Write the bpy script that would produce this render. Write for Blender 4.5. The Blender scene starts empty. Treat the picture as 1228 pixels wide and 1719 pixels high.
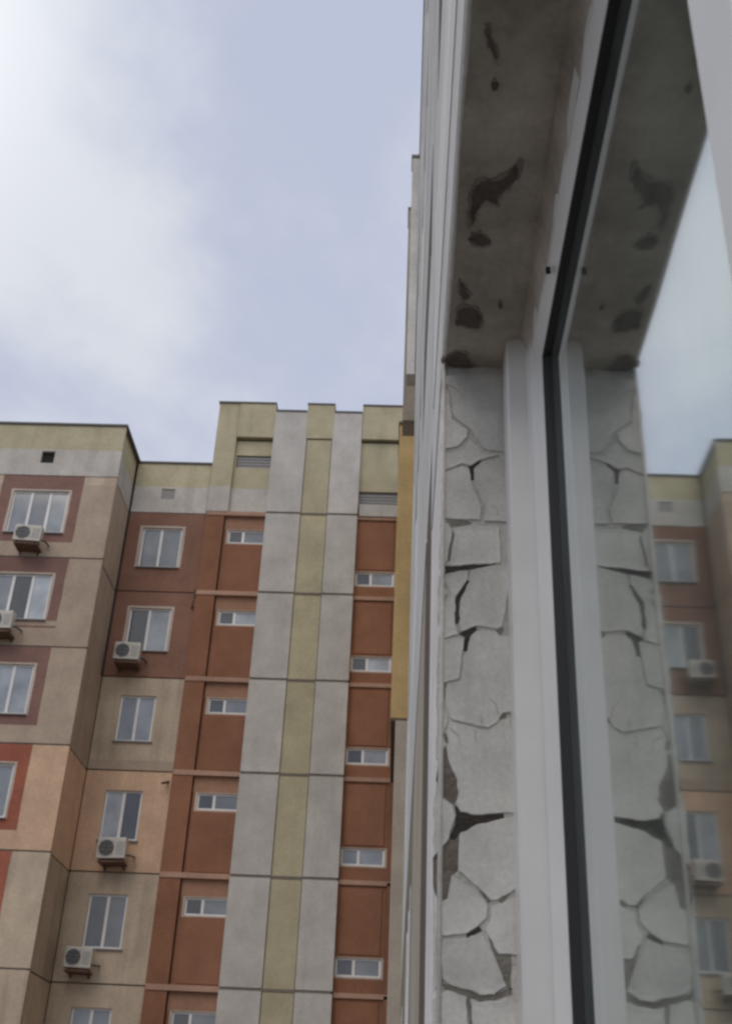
import bpy, bmesh, math, random
from mathutils import Matrix, Vector
random.seed(7)
C = bpy.context.scene.collection
SC = bpy.context.scene
UP = 8.6            # the camera is 8.6 m above the yard; everything is laid out relative to it and lifted at the end

# ------------------------------------------------------------------ camera
cam_d = bpy.data.cameras.new('camera')
cam = bpy.data.objects.new('camera', cam_d); C.objects.link(cam)
rot = Matrix(((0.99896351, -0.02659357, 0.03694175),
              (0.01856772, -0.50291359, -0.86413723),
              (0.041559, 0.86392749, -0.50189854)))
cam.matrix_world = Matrix.Translation((0, 0, UP)) @ rot.to_4x4()
cam_d.sensor_fit = 'HORIZONTAL'; cam_d.sensor_width = 36.0
cam_d.lens = 55.94
cam_d.clip_start = 0.02; cam_d.clip_end = 2000
cam_d.dof.use_dof = True; cam_d.dof.focus_distance = 14.0; cam_d.dof.aperture_fstop = 27.0
SC.camera = cam

# ------------------------------------------------------------------ sky, sun, exposure
SUN_DIR = Vector((-0.25, -0.61, 0.75)).normalized()
world = bpy.data.worlds.new('World'); SC.world = world; world.use_nodes = True
nt = world.node_tree; nt.nodes.clear()
def N(t, **k):
    n = nt.nodes.new(t)
    for a, b in k.items(): setattr(n, a, b)
    return n
L = nt.links.new
out = N('ShaderNodeOutputWorld')
sky = N('ShaderNodeTexSky', sky_type='NISHITA', sun_disc=False)
sky.sun_elevation = math.asin(SUN_DIR.z); sky.sun_rotation = math.atan2(SUN_DIR.x, SUN_DIR.y)
bg_sky = N('ShaderNodeBackground'); bg_sky.inputs[1].default_value = 0.08
L(sky.outputs[0], bg_sky.inputs[0])
tc = N('ShaderNodeTexCoord')
sep = N('ShaderNodeSeparateXYZ'); L(tc.outputs['Generated'], sep.inputs[0])
zc = N('ShaderNodeMath', operation='MAXIMUM'); L(sep.outputs[2], zc.inputs[0]); zc.inputs[1].default_value = 0.0
zo = N('ShaderNodeMath', operation='ADD'); L(zc.outputs[0], zo.inputs[0]); zo.inputs[1].default_value = 0.22
px = N('ShaderNodeMath', operation='DIVIDE'); L(sep.outputs[0], px.inputs[0]); L(zo.outputs[0], px.inputs[1])
py = N('ShaderNodeMath', operation='DIVIDE'); L(sep.outputs[1], py.inputs[0]); L(zo.outputs[0], py.inputs[1])
cmb = N('ShaderNodeCombineXYZ'); L(px.outputs[0], cmb.inputs[0]); L(py.outputs[0], cmb.inputs[1])
cloud_map = N('ShaderNodeMapping'); cloud_map.inputs['Location'].default_value = (-18.88, -6.98, 4.69)
cloud_map.inputs['Rotation'].default_value = (0, 0, math.radians(142.4)); cloud_map.inputs['Scale'].default_value = (1.0, 0.8, 1)
L(cmb.outputs[0], cloud_map.inputs[0])
n1 = N('ShaderNodeTexNoise'); n1.inputs['Scale'].default_value = 2.0; n1.inputs['Detail'].default_value = 8; n1.inputs['Roughness'].default_value = 0.52
L(cloud_map.outputs[0], n1.inputs['Vector'])
ramp = N('ShaderNodeValToRGB')
ramp.color_ramp.interpolation = 'EASE'
e = ramp.color_ramp.elements
e[0].position = 0.40; e[0].color = (0.535, 0.578, 0.725, 1)
e[1].position = 0.62; e[1].color = (0.76, 0.79, 0.84, 1)
n2 = N('ShaderNodeTexNoise'); n2.inputs['Scale'].default_value = 5.5; n2.inputs['Detail'].default_value = 6; n2.inputs['Roughness'].default_value = 0.5
L(cloud_map.outputs[0], n2.inputs['Vector'])
n2s = N('ShaderNodeMath', operation='MULTIPLY_ADD'); L(n2.outputs[0], n2s.inputs[0]); n2s.inputs[1].default_value = 0.22; n2s.inputs[2].default_value = -0.10
nsum = N('ShaderNodeMath', operation='ADD'); L(n1.outputs[0], nsum.inputs[0]); L(n2s.outputs[0], nsum.inputs[1])
L(nsum.outputs[0], ramp.inputs[0])
dotn = N('ShaderNodeVectorMath', operation='DOT_PRODUCT'); L(tc.outputs['Generated'], dotn.inputs[0]); dotn.inputs[1].default_value = Vector((-0.47, 0.50, 0.73)).normalized()
dmx = N('ShaderNodeMath', operation='MAXIMUM'); L(dotn.outputs['Value'], dmx.inputs[0]); dmx.inputs[1].default_value = 0
glow = N('ShaderNodeMath', operation='POWER'); L(dmx.outputs[0], glow.inputs[0]); glow.inputs[1].default_value = 90
glm = N('ShaderNodeMath', operation='MULTIPLY'); L(glow.outputs[0], glm.inputs[0]); glm.inputs[1].default_value = 0.6
gadd = N('ShaderNodeMixRGB', blend_type='ADD'); gadd.inputs[0].default_value = 1
L(ramp.outputs[0], gadd.inputs[1]); L(glm.outputs[0], gadd.inputs[2])
bg_cloud = N('ShaderNodeBackground'); bg_cloud.inputs[1].default_value = 1.0
L(gadd.outputs[0], bg_cloud.inputs[0])
mix = N('ShaderNodeMixShader'); mix.inputs[0].default_value = 0.93
L(bg_sky.outputs[0], mix.inputs[1]); L(bg_cloud.outputs[0], mix.inputs[2]); L(mix.outputs[0], out.inputs[0])

sun_d = bpy.data.lights.new('sun', 'SUN'); sun_d.energy = 0.72; sun_d.angle = math.radians(40); sun_d.color = (1.0, 0.89, 0.74)
sun = bpy.data.objects.new('sun', sun_d); C.objects.link(sun)
sun.rotation_euler = (-SUN_DIR).to_track_quat('-Z', 'Y').to_euler(); sun.location = (-20, 0, 40)
SC.view_settings.view_transform = 'Standard'; SC.view_settings.look = 'None'
SC.view_settings.exposure = 0.0; SC.view_settings.gamma = 1.0
SC.render.engine = 'CYCLES'
SC.cycles.filter_width = 2.7
SC.cycles.max_bounces = 8; SC.cycles.transparent_max_bounces = 16; SC.cycles.use_denoising = True

# ------------------------------------------------------------------ materials
def plaster(name, rgb, rough=0.85, var=0.16, streak=0.18, scale=1.3, bump=0.25, fine=60.0, stain=(0.16, 0.13, 0.10)):
    m = bpy.data.materials.new(name); m.use_nodes = True
    t = m.node_tree; nd = t.nodes; lk = t.links.new
    b = nd['Principled BSDF']; b.inputs['Roughness'].default_value = rough
    b.inputs['Specular IOR Level'].default_value = 0.06
    geo = nd.new('ShaderNodeNewGeometry')
    a = nd.new('ShaderNodeTexNoise'); a.inputs['Scale'].default_value = scale; a.inputs['Detail'].default_value = 6; a.inputs['Roughness'].default_value = 0.6
    lk(geo.outputs['Position'], a.inputs['Vector'])
    mp = nd.new('ShaderNodeMapping'); mp.inputs['Scale'].default_value = (scale*2.2, scale*2.2, scale*0.22)
    lk(geo.outputs['Position'], mp.inputs[0])
    s = nd.new('ShaderNodeTexNoise'); s.inputs['Scale'].default_value = 1.0; s.inputs['Detail'].default_value = 5; lk(mp.outputs[0], s.inputs['Vector'])
    info = nd.new('ShaderNodeObjectInfo')
    r1 = nd.new('ShaderNodeMapRange'); r1.inputs[1].default_value = 0.3; r1.inputs[2].default_value = 0.7
    r1.inputs[3].default_value = 1 - var; r1.inputs[4].default_value = 1 + var*0.6; lk(a.outputs[0], r1.inputs[0])
    r2 = nd.new('ShaderNodeMapRange'); r2.inputs[3].default_value = 0.92; r2.inputs[4].default_value = 1.07; lk(info.outputs['Random'], r2.inputs[0])
    mu = nd.new('ShaderNodeMath'); mu.operation = 'MULTIPLY'; lk(r1.outputs[0], mu.inputs[0]); lk(r2.outputs[0], mu.inputs[1])
    col = nd.new('ShaderNodeMixRGB'); col.blend_type = 'MULTIPLY'; col.inputs[0].default_value = 1; col.inputs[1].default_value = (*rgb, 1)
    lk(mu.outputs[0], col.inputs[2])
    sr = nd.new('ShaderNodeMapRange'); sr.inputs[1].default_value = 0.5; sr.inputs[2].default_value = 0.75; sr.inputs[3].default_value = 0; sr.inputs[4].default_value = streak
    lk(s.outputs[0], sr.inputs[0])
    st = nd.new('ShaderNodeMixRGB'); st.inputs[2].default_value = (*stain, 1); lk(sr.outputs[0], st.inputs[0]); lk(col.outputs[0], st.inputs[1])
    gr = nd.new('ShaderNodeTexNoise'); gr.inputs['Scale'].default_value = scale*14; gr.inputs['Detail'].default_value = 4; lk(geo.outputs['Position'], gr.inputs['Vector'])
    gr2 = nd.new('ShaderNodeMapRange'); gr2.inputs[1].default_value = 0.3; gr2.inputs[2].default_value = 0.7; gr2.inputs[3].default_value = 0.92; gr2.inputs[4].default_value = 1.07; lk(gr.outputs[0], gr2.inputs[0])
    gm_ = nd.new('ShaderNodeMixRGB'); gm_.blend_type = 'MULTIPLY'; gm_.inputs[0].default_value = 1; lk(st.outputs[0], gm_.inputs[1]); lk(gr2.outputs[0], gm_.inputs[2])
    lk(gm_.outputs[0], b.inputs['Base Color'])
    f = nd.new('ShaderNodeTexNoise'); f.inputs['Scale'].default_value = fine; f.inputs['Detail'].default_value = 3; lk(geo.outputs['Position'], f.inputs['Vector'])
    bp = nd.new('ShaderNodeBump'); bp.inputs['Strength'].default_value = bump; bp.inputs['Distance'].default_value = 0.01
    lk(f.outputs[0], bp.inputs['Height']); lk(bp.outputs[0], b.inputs['Normal'])
    return m
def plain(name, rgb, rough=0.5, metal=0.0, var=0.06, scale=9.0, spec=0.5):
    m = bpy.data.materials.new(name); m.use_nodes = True
    t = m.node_tree; nd = t.nodes; lk = t.links.new
    b = nd['Principled BSDF']; b.inputs['Roughness'].default_value = rough; b.inputs['Metallic'].default_value = metal
    b.inputs['Specular IOR Level'].default_value = spec
    geo = nd.new('ShaderNodeNewGeometry')
    a = nd.new('ShaderNodeTexNoise'); a.inputs['Scale'].default_value = scale; a.inputs['Detail'].default_value = 4; lk(geo.outputs['Position'], a.inputs['Vector'])
    r = nd.new('ShaderNodeMapRange'); r.inputs[1].default_value = 0.3; r.inputs[2].default_value = 0.7; r.inputs[3].default_value = 1-var; r.inputs[4].default_value = 1+var
    lk(a.outputs[0], r.inputs[0])
    col = nd.new('ShaderNodeMixRGB'); col.blend_type = 'MULTIPLY'; col.inputs[0].default_value = 1; col.inputs[1].default_value = (*rgb, 1); lk(r.outputs[0], col.inputs[2])
    lk(col.outputs[0], b.inputs['Base Color'])
    return m
M = {}
M['yellow'] = plaster('yellow_paint', (0.575, 0.515, 0.355))
M['white'] = plaster('off_white_paint', (0.62, 0.58, 0.53))
M['colwhite'] = plaster('grey_white_column_paint', (0.6, 0.57, 0.535), streak=0.12)
M['colyellow'] = plaster('yellow_column_paint', (0.54, 0.485, 0.335), streak=0.12)
M['beige'] = plaster('beige_paint', (0.5, 0.395, 0.31))
M['baybrown'] = plaster('dull_brown_paint', (0.28, 0.165, 0.14))
M['brown'] = plaster('red_brown_paint', (0.335, 0.162, 0.1))
M['dullbrown'] = plaster('muted_recess_brown_paint', (0.305, 0.168, 0.122))
M['ledge'] = plaster('pale_ledge_paint', (0.52, 0.33, 0.245))
M['crackgrey'] = plaster('old_crack_mortar', (0.24, 0.225, 0.20), scale=20, var=0.3, bump=0.5, fine=160)
M['lightbrown'] = plaster('orange_brown_paint', (0.43, 0.245, 0.165))
M['peach'] = plaster('peach_paint', (0.74, 0.51, 0.355))
M['dirty'] = plaster('dirty_beige_paint', (0.6, 0.49, 0.375), streak=0.4)
M['red'] = plaster('brick_red_paint', (0.42, 0.15, 0.10))
M['cream'] = plaster('cream_reveal_paint', (0.62, 0.52, 0.45))
M['seal'] = plaster('dark_joint_mastic', (0.23, 0.2, 0.17))
M['core'] = plaster('raw_concrete', (0.16, 0.145, 0.125))
M['cap'] = plain('dark_parapet_sheet', (0.10, 0.10, 0.095), 0.5)
M['wing'] = plaster('wing_beige_render', (0.5, 0.445, 0.375), streak=0.3)
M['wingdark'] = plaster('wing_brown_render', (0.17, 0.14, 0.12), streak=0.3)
M['wingolive'] = plaster('wing_olive_render', (0.3, 0.26, 0.205), streak=0.4)
M['wingyellow'] = plaster('wing_ochre_render', (0.66, 0.48, 0.235))
M['panelgrey'] = plaster('pale_grey_wing_panel', (0.7, 0.69, 0.67), streak=0.15)
M['trim'] = plaster('white_surround_paint', (0.86, 0.83, 0.8), streak=0.12, scale=4)
M['flake'] = plaster('peeling_white_plaster', (0.63, 0.615, 0.585), scale=11, var=0.20, streak=0.35, bump=0.10, fine=90, stain=(0.36, 0.31, 0.27))
M['substrate'] = plaster('bare_mortar', (0.22, 0.19, 0.17), scale=14, var=0.25, bump=0.6, fine=120)
M['undercoat'] = plaster('weathered_undercoat', (0.57, 0.55, 0.52), scale=14, var=0.2, bump=0.4, fine=140)
M['void'] = plaster('dark_crack_depth', (0.075, 0.065, 0.058), scale=20, var=0.3, bump=0.6, fine=160)  # near-black colour puts the shade inside the deepest cracks onto flat patches
M['soffit'] = plaster('grimy_soffit_plaster', (0.54, 0.48, 0.42), scale=6, var=0.34, streak=0.4, bump=0.4, fine=110)
M['mould'] = plaster('dark_bare_patch', (0.17, 0.14, 0.12), scale=20, var=0.3, bump=0.6, fine=120)
M['pvc'] = plain('white_plastic', (0.71, 0.695, 0.675), 0.4, var=0.07, scale=6.0)
M['palepvc'] = plain('pale_white_plastic', (0.84, 0.83, 0.82), 0.4, var=0.08, scale=2.0)
M['lifted'] = plaster('lifted_dirty_paint', (0.33, 0.285, 0.25), scale=20, var=0.3, bump=0.5, fine=120)
M['rubber'] = plain('black_rubber', (0.007, 0.007, 0.008), 0.6)
M['louvre'] = plain('grey_louvre', (0.30, 0.285, 0.285), 0.6)
M['hole'] = plain('dark_hollow', (0.02, 0.02, 0.02), 0.9)
M['steel'] = plain('galvanised_steel', (0.30, 0.30, 0.30), 0.5, 0.4)
M['rust'] = plain('rusty_pipe', (0.15, 0.085, 0.06), 0.8, var=0.3)
M['acwhite'] = plain('cream_enamel', (0.6, 0.56, 0.5), 0.4, var=0.08)
M['acdark'] = plain('dark_grille', (0.06, 0.06, 0.065), 0.5)
M['room'] = plaster('room_wallpaper', (0.5, 0.47, 0.43), streak=0.0)
M['ground'] = plaster('yard_asphalt_and_dust', (0.16, 0.15, 0.13), scale=0.25, var=0.35, streak=0.0, fine=20)
def pane_mat(name, rgb, rough=0.06):
    m = plain(name, rgb, rough, var=0.25, scale=1.6, spec=0.8)
    nd = m.node_tree.nodes; b = nd['Principled BSDF']; b.inputs['IOR'].default_value = 1.6
    info = nd.new('ShaderNodeObjectInfo'); r = nd.new('ShaderNodeMapRange'); r.inputs[3].default_value = 0.62; r.inputs[4].default_value = 1.35
    m.node_tree.links.new(info.outputs['Random'], r.inputs[0])
    src = b.inputs['Base Color'].links[0].from_socket
    mu = nd.new('ShaderNodeMixRGB'); mu.blend_type = 'MULTIPLY'; mu.inputs[0].default_value = 1
    m.node_tree.links.new(src, mu.inputs[1]); m.node_tree.links.new(r.outputs[0], mu.inputs[2]); m.node_tree.links.new(mu.outputs[0], b.inputs['Base Color'])
    return m
M['pl'] = pane_mat('curtained_glass', (0.34, 0.37, 0.41))
M['pm'] = pane_mat('grey_glass', (0.22, 0.24, 0.27))
M['pd'] = pane_mat('dark_glass', (0.06, 0.062, 0.07))
# clear window glass: each face lets light through and mirrors more towards grazing angles
g = bpy.data.materials.new('clear_glass'); g.use_nodes = True
t = g.node_tree; t.nodes.clear()
go = t.nodes.new('ShaderNodeOutputMaterial'); gm = t.nodes.new('ShaderNodeMixShader')
tr = t.nodes.new('ShaderNodeBsdfTransparent'); tr.inputs[0].default_value = (0.90, 0.94, 0.92, 1)
gl = t.nodes.new('ShaderNodeBsdfGlossy'); gl.inputs['Roughness'].default_value = 0.036; gl.inputs[0].default_value = (0.93, 0.965, 0.965, 1)
ge = t.nodes.new('ShaderNodeNewGeometry')
dt = t.nodes.new('ShaderNodeVectorMath'); dt.operation = 'DOT_PRODUCT'
t.links.new(ge.outputs['Incoming'], dt.inputs[0]); t.links.new(ge.outputs['Normal'], dt.inputs[1])
ab = t.nodes.new('ShaderNodeMath'); ab.operation = 'ABSOLUTE'; t.links.new(dt.outputs['Value'], ab.inputs[0])
om = t.nodes.new('ShaderNodeMath'); om.operation = 'SUBTRACT'; om.inputs[0].default_value = 1.0; t.links.new(ab.outputs[0], om.inputs[1])
pw = t.nodes.new('ShaderNodeMath'); pw.operation = 'POWER'; pw.inputs[1].default_value = 2.0; t.links.new(om.outputs[0], pw.inputs[0])
sc_ = t.nodes.new('ShaderNodeMath'); sc_.operation = 'MULTIPLY_ADD'; sc_.inputs[1].default_value = 0.95; sc_.inputs[2].default_value = 0.05; t.links.new(pw.outputs[0], sc_.inputs[0])
t.links.new(sc_.outputs[0], gm.inputs[0]); t.links.new(tr.outputs[0], gm.inputs[1]); t.links.new(gl.outputs[0], gm.inputs[2]); 
wv = t.nodes.new('ShaderNodeTexNoise'); wv.inputs['Scale'].default_value = 3.5; wv.inputs['Detail'].default_value = 1
t.links.new(ge.outputs['Position'], wv.inputs['Vector'])
wb = t.nodes.new('ShaderNodeBump'); wb.inputs['Strength'].default_value = 0.02; wb.inputs['Distance'].default_value = 0.02
t.links.new(wv.outputs[0], wb.inputs['Height']); t.links.new(wb.outputs[0], gl.inputs['Normal'])
du = t.nodes.new('ShaderNodeBsdfDiffuse'); du.inputs[0].default_value = (0.50, 0.54, 0.50, 1)
dn = t.nodes.new('ShaderNodeTexNoise'); dn.inputs['Scale'].default_value = 7; dn.inputs['Detail'].default_value = 6; dn.inputs['Roughness'].default_value = 0.7
dmap = t.nodes.new('ShaderNodeMapping'); dmap.inputs['Scale'].default_value = (1, 1, 0.35); t.links.new(ge.outputs['Position'], dmap.inputs[0]); t.links.new(dmap.outputs[0], dn.inputs['Vector'])
dr = t.nodes.new('ShaderNodeMapRange'); dr.inputs[1].default_value = 0.35; dr.inputs[2].default_value = 0.75; dr.inputs[3].default_value = 0.02; dr.inputs[4].default_value = 0.085
t.links.new(dn.outputs[0], dr.inputs[0])
dm = t.nodes.new('ShaderNodeMixShader'); t.links.new(dr.outputs[0], dm.inputs[0]); t.links.new(gm.outputs[0], dm.inputs[1]); t.links.new(du.outputs[0], dm.inputs[2]); t.links.new(dm.outputs[0], go.inputs[0])
M['glass'] = g

# ------------------------------------------------------------------ building helpers
OFF = {}                                    # world origin of each thing
def tag(o, label, cat, group=None):
    o['label'] = label; o['category'] = cat
    if group: o['group'] = group
    return o
def thing(name, label, cat, loc, group=None):
    o = bpy.data.objects.new(name, None); C.objects.link(o); o.location = loc; o.empty_display_size = 0.3
    OFF[o.name] = Vector(loc)
    return tag(o, label, cat, group)
class MB:
    def __init__(s): s.v = []; s.f = []; s.m = []
    def face(s, pts, mi=0):
        n = len(s.v); s.v += [tuple(p) for p in pts]; s.f.append(tuple(range(n, n+len(pts)))); s.m.append(mi)
    def box(s, x0, x1, y0, y1, z0, z1, mi=0):
        n = len(s.v)
        s.v += [(x, y, z) for z in (z0, z1) for y in (y0, y1) for x in (x0, x1)]
        for q in ((0,2,3,1), (4,5,7,6), (0,1,5,4), (2,6,7,3), (0,4,6,2), (1,3,7,5)):
            s.f.append(tuple(n+i for i in q)); s.m.append(mi)
    def tube(s, p0, p1, r, seg=10, mi=0, r2=None):
        p0 = Vector(p0); p1 = Vector(p1); r2 = r if r2 is None else r2
        d = (p1-p0).normalized(); a = d.orthogonal().normalized(); b = d.cross(a); n = len(s.v)
        for p, rr in ((p0, r), (p1, r2)):
            s.v += [tuple(p + (a*math.cos(k*math.tau/seg) + b*math.sin(k*math.tau/seg))*rr) for k in range(seg)]
        for k in range(seg):
            k2 = (k+1) % seg; s.f.append((n+k, n+k2, n+seg+k2, n+seg+k)); s.m.append(mi)
        s.f.append(tuple(n+k for k in range(seg))[::-1]); s.m.append(mi)
        s.f.append(tuple(n+seg+k for k in range(seg))); s.m.append(mi)
    def mesh(s, name, mats, off=(0,0,0), bevel=0, weld=False, smooth=False):
        me = bpy.data.meshes.new(name)
        o = Vector(off)
        me.from_pydata([tuple(Vector(p)-o) for p in s.v], [], s.f)
        for m in (mats if isinstance(mats, (list, tuple)) else [mats]): me.materials.append(M[m])
        me.polygons.foreach_set('material_index', s.m)
        bm = bmesh.new(); bm.from_mesh(me)
        if weld: bmesh.ops.remove_doubles(bm, verts=bm.verts, dist=1e-5)
        bmesh.ops.recalc_face_normals(bm, faces=bm.faces)
        if bevel: bmesh.ops.bevel(bm, geom=list(bm.edges), offset=bevel, segments=2, profile=0.5, affect='EDGES', clamp_overlap=True)
        bm.to_mesh(me); bm.free()
        if smooth: me.shade_smooth()
        return me
    def build(s, name, mats, parent=None, bevel=0, weld=False, smooth=False, local=False, loc=None):
        off = (0,0,0) if (local or parent is None) else OFF[parent.name]
        me = s.mesh(name, mats, off, bevel, weld, smooth)
        return place(name, me, parent, loc)
def place(name, me, parent=None, loc=None):
    o = bpy.data.objects.new(name, me); C.objects.link(o)
    if parent: o.parent = parent; OFF[o.name] = OFF[parent.name]
    if loc is not None: o.location = loc
    return o
def boxpart(name, mat, parent, *b, bevel=0):
    mb = MB(); mb.box(*b); return mb.build(name, mat, parent, bevel)
# a wall panel seen from side 'S' (faces -Y), 'W' (faces -X) or 'E' (faces +X); zones are paint fields, holes are openings
def panel(parent, side, u0, u1, z0, z1, c, mats, base=0, zones=(), holes=(), thick=0.12, reveal=None, name='wall_panel', wob=0.0):
    us = {u0, u1}; zs = {z0, z1}
    for q in list(zones)+list(holes):
        us |= {min(max(q[0], u0), u1), min(max(q[1], u0), u1)}; zs |= {min(max(q[2], z0), z1), min(max(q[3], z0), z1)}
    us = sorted(us); zs = sorted(zs)
    # long paint edges get a few extra rows so that they can waver like hand-painted ones
    if wob:
        ex = []
        for a, b in zip(zs, zs[1:]):
            n = max(1, int((b-a)/0.35)); ex += [a+(b-a)*i/n for i in range(1, n)]
        zs = sorted(zs+ex)
    hole_us = {h[i] for h in holes for i in (0, 1)}; hole_zs = {h[i] for h in holes for i in (2, 3)}
    def P(u, z, d):
        if side == 'S': return (u, c+d, z)
        if side == 'W': return (c+d, u, z)
        return (c-d, u, z)
    jit = {}
    def J(u, z):
        if not wob or u in (u0, u1) or u in hole_us: return u
        k = (u, z)
        if k not in jit: jit[k] = u + random.uniform(-wob, wob)
        return jit[k]
    mb = MB()
    inh = lambda u, z: any(h[0] < u < h[1] and h[2] < z < h[3] for h in holes)
    for i in range(len(us)-1):
        for j in range(len(zs)-1):
            cu = (us[i]+us[i+1])/2; cz = (zs[j]+zs[j+1])/2
            if inh(cu, cz): continue
            mi = base
            for q in zones:
                if q[0] <= cu <= q[1] and q[2] <= cz <= q[3]: mi = q[4]
            mb.face([P(J(us[i], zs[j]), zs[j], 0), P(J(us[i+1], zs[j]), zs[j], 0), P(J(us[i+1], zs[j+1]), zs[j+1], 0), P(J(us[i], zs[j+1]), zs[j+1], 0)], mi)
            for (a, b, k) in (((us[i], zs[j]), (us[i], zs[j+1]), 'l'), ((us[i+1], zs[j]), (us[i+1], zs[j+1]), 'r'), ((us[i], zs[j]), (us[i+1], zs[j]), 'b'), ((us[i], zs[j+1]), (us[i+1], zs[j+1]), 't')):
                nu, nz = {'l': (us[i]-1e-4, cz), 'r': (us[i+1]+1e-4, cz), 'b': (cu, zs[j]-1e-4), 't': (cu, zs[j+1]+1e-4)}[k]
                edge = nu < u0 or nu > u1 or nz < z0 or nz > z1
                if edge or inh(nu, nz):
                    mb.face([P(J(*a), a[1], 0), P(J(*b), b[1], 0), P(J(*b), b[1], thick), P(J(*a), a[1], thick)], mi if (edge or reveal is None) else reveal)
    me = mb.mesh(name, mats, OFF[parent.name], weld=True)
    return place(name, me, parent)

# outlines measured on the jamb (x, z) and on the soffit (x, y), in metres
FLAKES = [
  [(0.0545,1.2098), (0.1137,1.2140), (0.1647,1.2180), (0.1614,1.0573), (0.1504,1.0534), (0.1246,1.0598), (0.1028,1.1003), (0.0755,1.1229), (0.0692,1.1717)],
  [(0.0535,1.1969), (0.0640,1.1716), (0.0704,1.1191), (0.0977,1.0965), (0.0957,1.0843), (0.0806,1.0633), (0.0536,1.0577)],
  [(0.0537,1.0517), (0.0826,1.0574), (0.1007,1.0783), (0.1215,1.0537), (0.1483,1.0485), (0.1184,1.0382), (0.1014,1.0259), (0.0876,1.0302), (0.0550,1.0127)],
  [(0.1613,1.0501), (0.1586,0.9190), (0.1231,0.9201), (0.1244,0.9516), (0.1130,0.9774), (0.1092,0.9957), (0.1083,1.0190), (0.1203,1.0335), (0.1502,1.0438)],
  [(0.0540,1.0080), (0.0866,1.0242), (0.0994,1.0199), (0.1023,0.9955), (0.1090,0.9727), (0.1186,0.9502), (0.1173,0.9222), (0.0692,0.9229), (0.0537,0.9235)],
  [(0.0528,0.9179), (0.0654,0.9128), (0.0712,0.8964), (0.0638,0.8452), (0.0583,0.8344), (0.0517,0.8321)],
  [(0.0741,0.9064), (0.1115,0.9109), (0.1479,0.9098), (0.1487,0.8447), (0.0978,0.8399), (0.0705,0.8359), (0.0770,0.8911)],
  [(0.1536,0.9089), (0.1594,0.9091), (0.1569,0.7446), (0.1532,0.7394), (0.1532,0.8374)],
  [(0.0621,0.8208), (0.0987,0.8283), (0.0939,0.8103), (0.0772,0.7827), (0.0755,0.7368), (0.0819,0.7181), (0.0510,0.7091), (0.0597,0.7698), (0.0697,0.7887), (0.0594,0.8112)],
  [(0.0509,0.8183), (0.0556,0.8111), (0.0642,0.7885), (0.0560,0.7676), (0.0509,0.7210)],
  [(0.1015,0.8294), (0.1504,0.8395), (0.1494,0.7343), (0.1430,0.7301), (0.1084,0.7339), (0.0864,0.7242), (0.0837,0.7371), (0.0865,0.7799), (0.1005,0.8084)],
  [(0.0510,0.7052), (0.0810,0.7121), (0.0901,0.7104), (0.0873,0.6867), (0.0828,0.6461), (0.0597,0.6387), (0.0499,0.6374)],
  [(0.1101,0.7250), (0.1392,0.7240), (0.1464,0.7172), (0.1564,0.7206), (0.1548,0.5979), (0.1468,0.5939), (0.1352,0.5770), (0.1246,0.5703), (0.0715,0.5821), (0.0635,0.6059), (0.0633,0.6303), (0.0864,0.6443), (0.0936,0.6870), (0.1019,0.7148)],
  [(0.0500,0.6336), (0.0544,0.6309), (0.0564,0.6019), (0.0662,0.5801), (0.0603,0.5599), (0.0630,0.5437), (0.0511,0.5184)],
  [(0.0715,0.5766), (0.1246,0.5648), (0.1458,0.5847), (0.1554,0.5878), (0.1533,0.4487), (0.1416,0.4458), (0.1081,0.4428), (0.0854,0.4454), (0.0787,0.4596), (0.0829,0.4742), (0.0812,0.4914), (0.0726,0.5086), (0.0665,0.5313), (0.0682,0.5466), (0.0655,0.5564)],
  [(0.0506,0.4843), (0.0584,0.4648), (0.0720,0.4542), (0.0779,0.4384), (0.0729,0.4232), (0.0689,0.4065), (0.0582,0.3938), (0.0476,0.3795), (0.0475,0.4627)],
  [(0.0854,0.4153), (0.1079,0.4278), (0.1288,0.4327), (0.1456,0.4375), (0.1531,0.4395), (0.1519,0.3466), (0.1362,0.3272), (0.1257,0.3260), (0.1129,0.3381), (0.0992,0.3502), (0.0822,0.3639), (0.0830,0.3808), (0.0829,0.4119)],
  [(0.0732,0.3564), (0.0968,0.3422), (0.1097,0.3309), (0.1224,0.3197), (0.1206,0.3034), (0.1085,0.2914), (0.0934,0.2817), (0.0608,0.2774), (0.0583,0.2887), (0.0540,0.3163), (0.0685,0.3262)],
  [(0.0480,0.3435), (0.0507,0.3201), (0.0543,0.2855), (0.0530,0.2553), (0.0542,0.2148), (0.0489,0.2037)],
  [(0.1280,0.3183), (0.1393,0.3211), (0.1525,0.3356), (0.1516,0.2576), (0.1358,0.2570), (0.1189,0.2880), (0.1254,0.2989)],
  [(0.0608,0.2721), (0.0933,0.2741), (0.1132,0.2840), (0.1303,0.2538), (0.1453,0.2184), (0.1296,0.2076), (0.1110,0.2055), (0.0955,0.2113), (0.0690,0.2176), (0.0612,0.2238), (0.0594,0.2555)],
  [(0.0490,0.1994), (0.0675,0.2095), (0.0924,0.2026), (0.0946,0.1706), (0.0974,0.1148), (0.0980,0.0946), (0.0495,0.0926)],
  [(0.0985,0.2006), (0.1109,0.1968), (0.1310,0.1990), (0.1512,0.2070), (0.1554,0.0969), (0.1040,0.0949), (0.1007,0.1737)],
]
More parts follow.
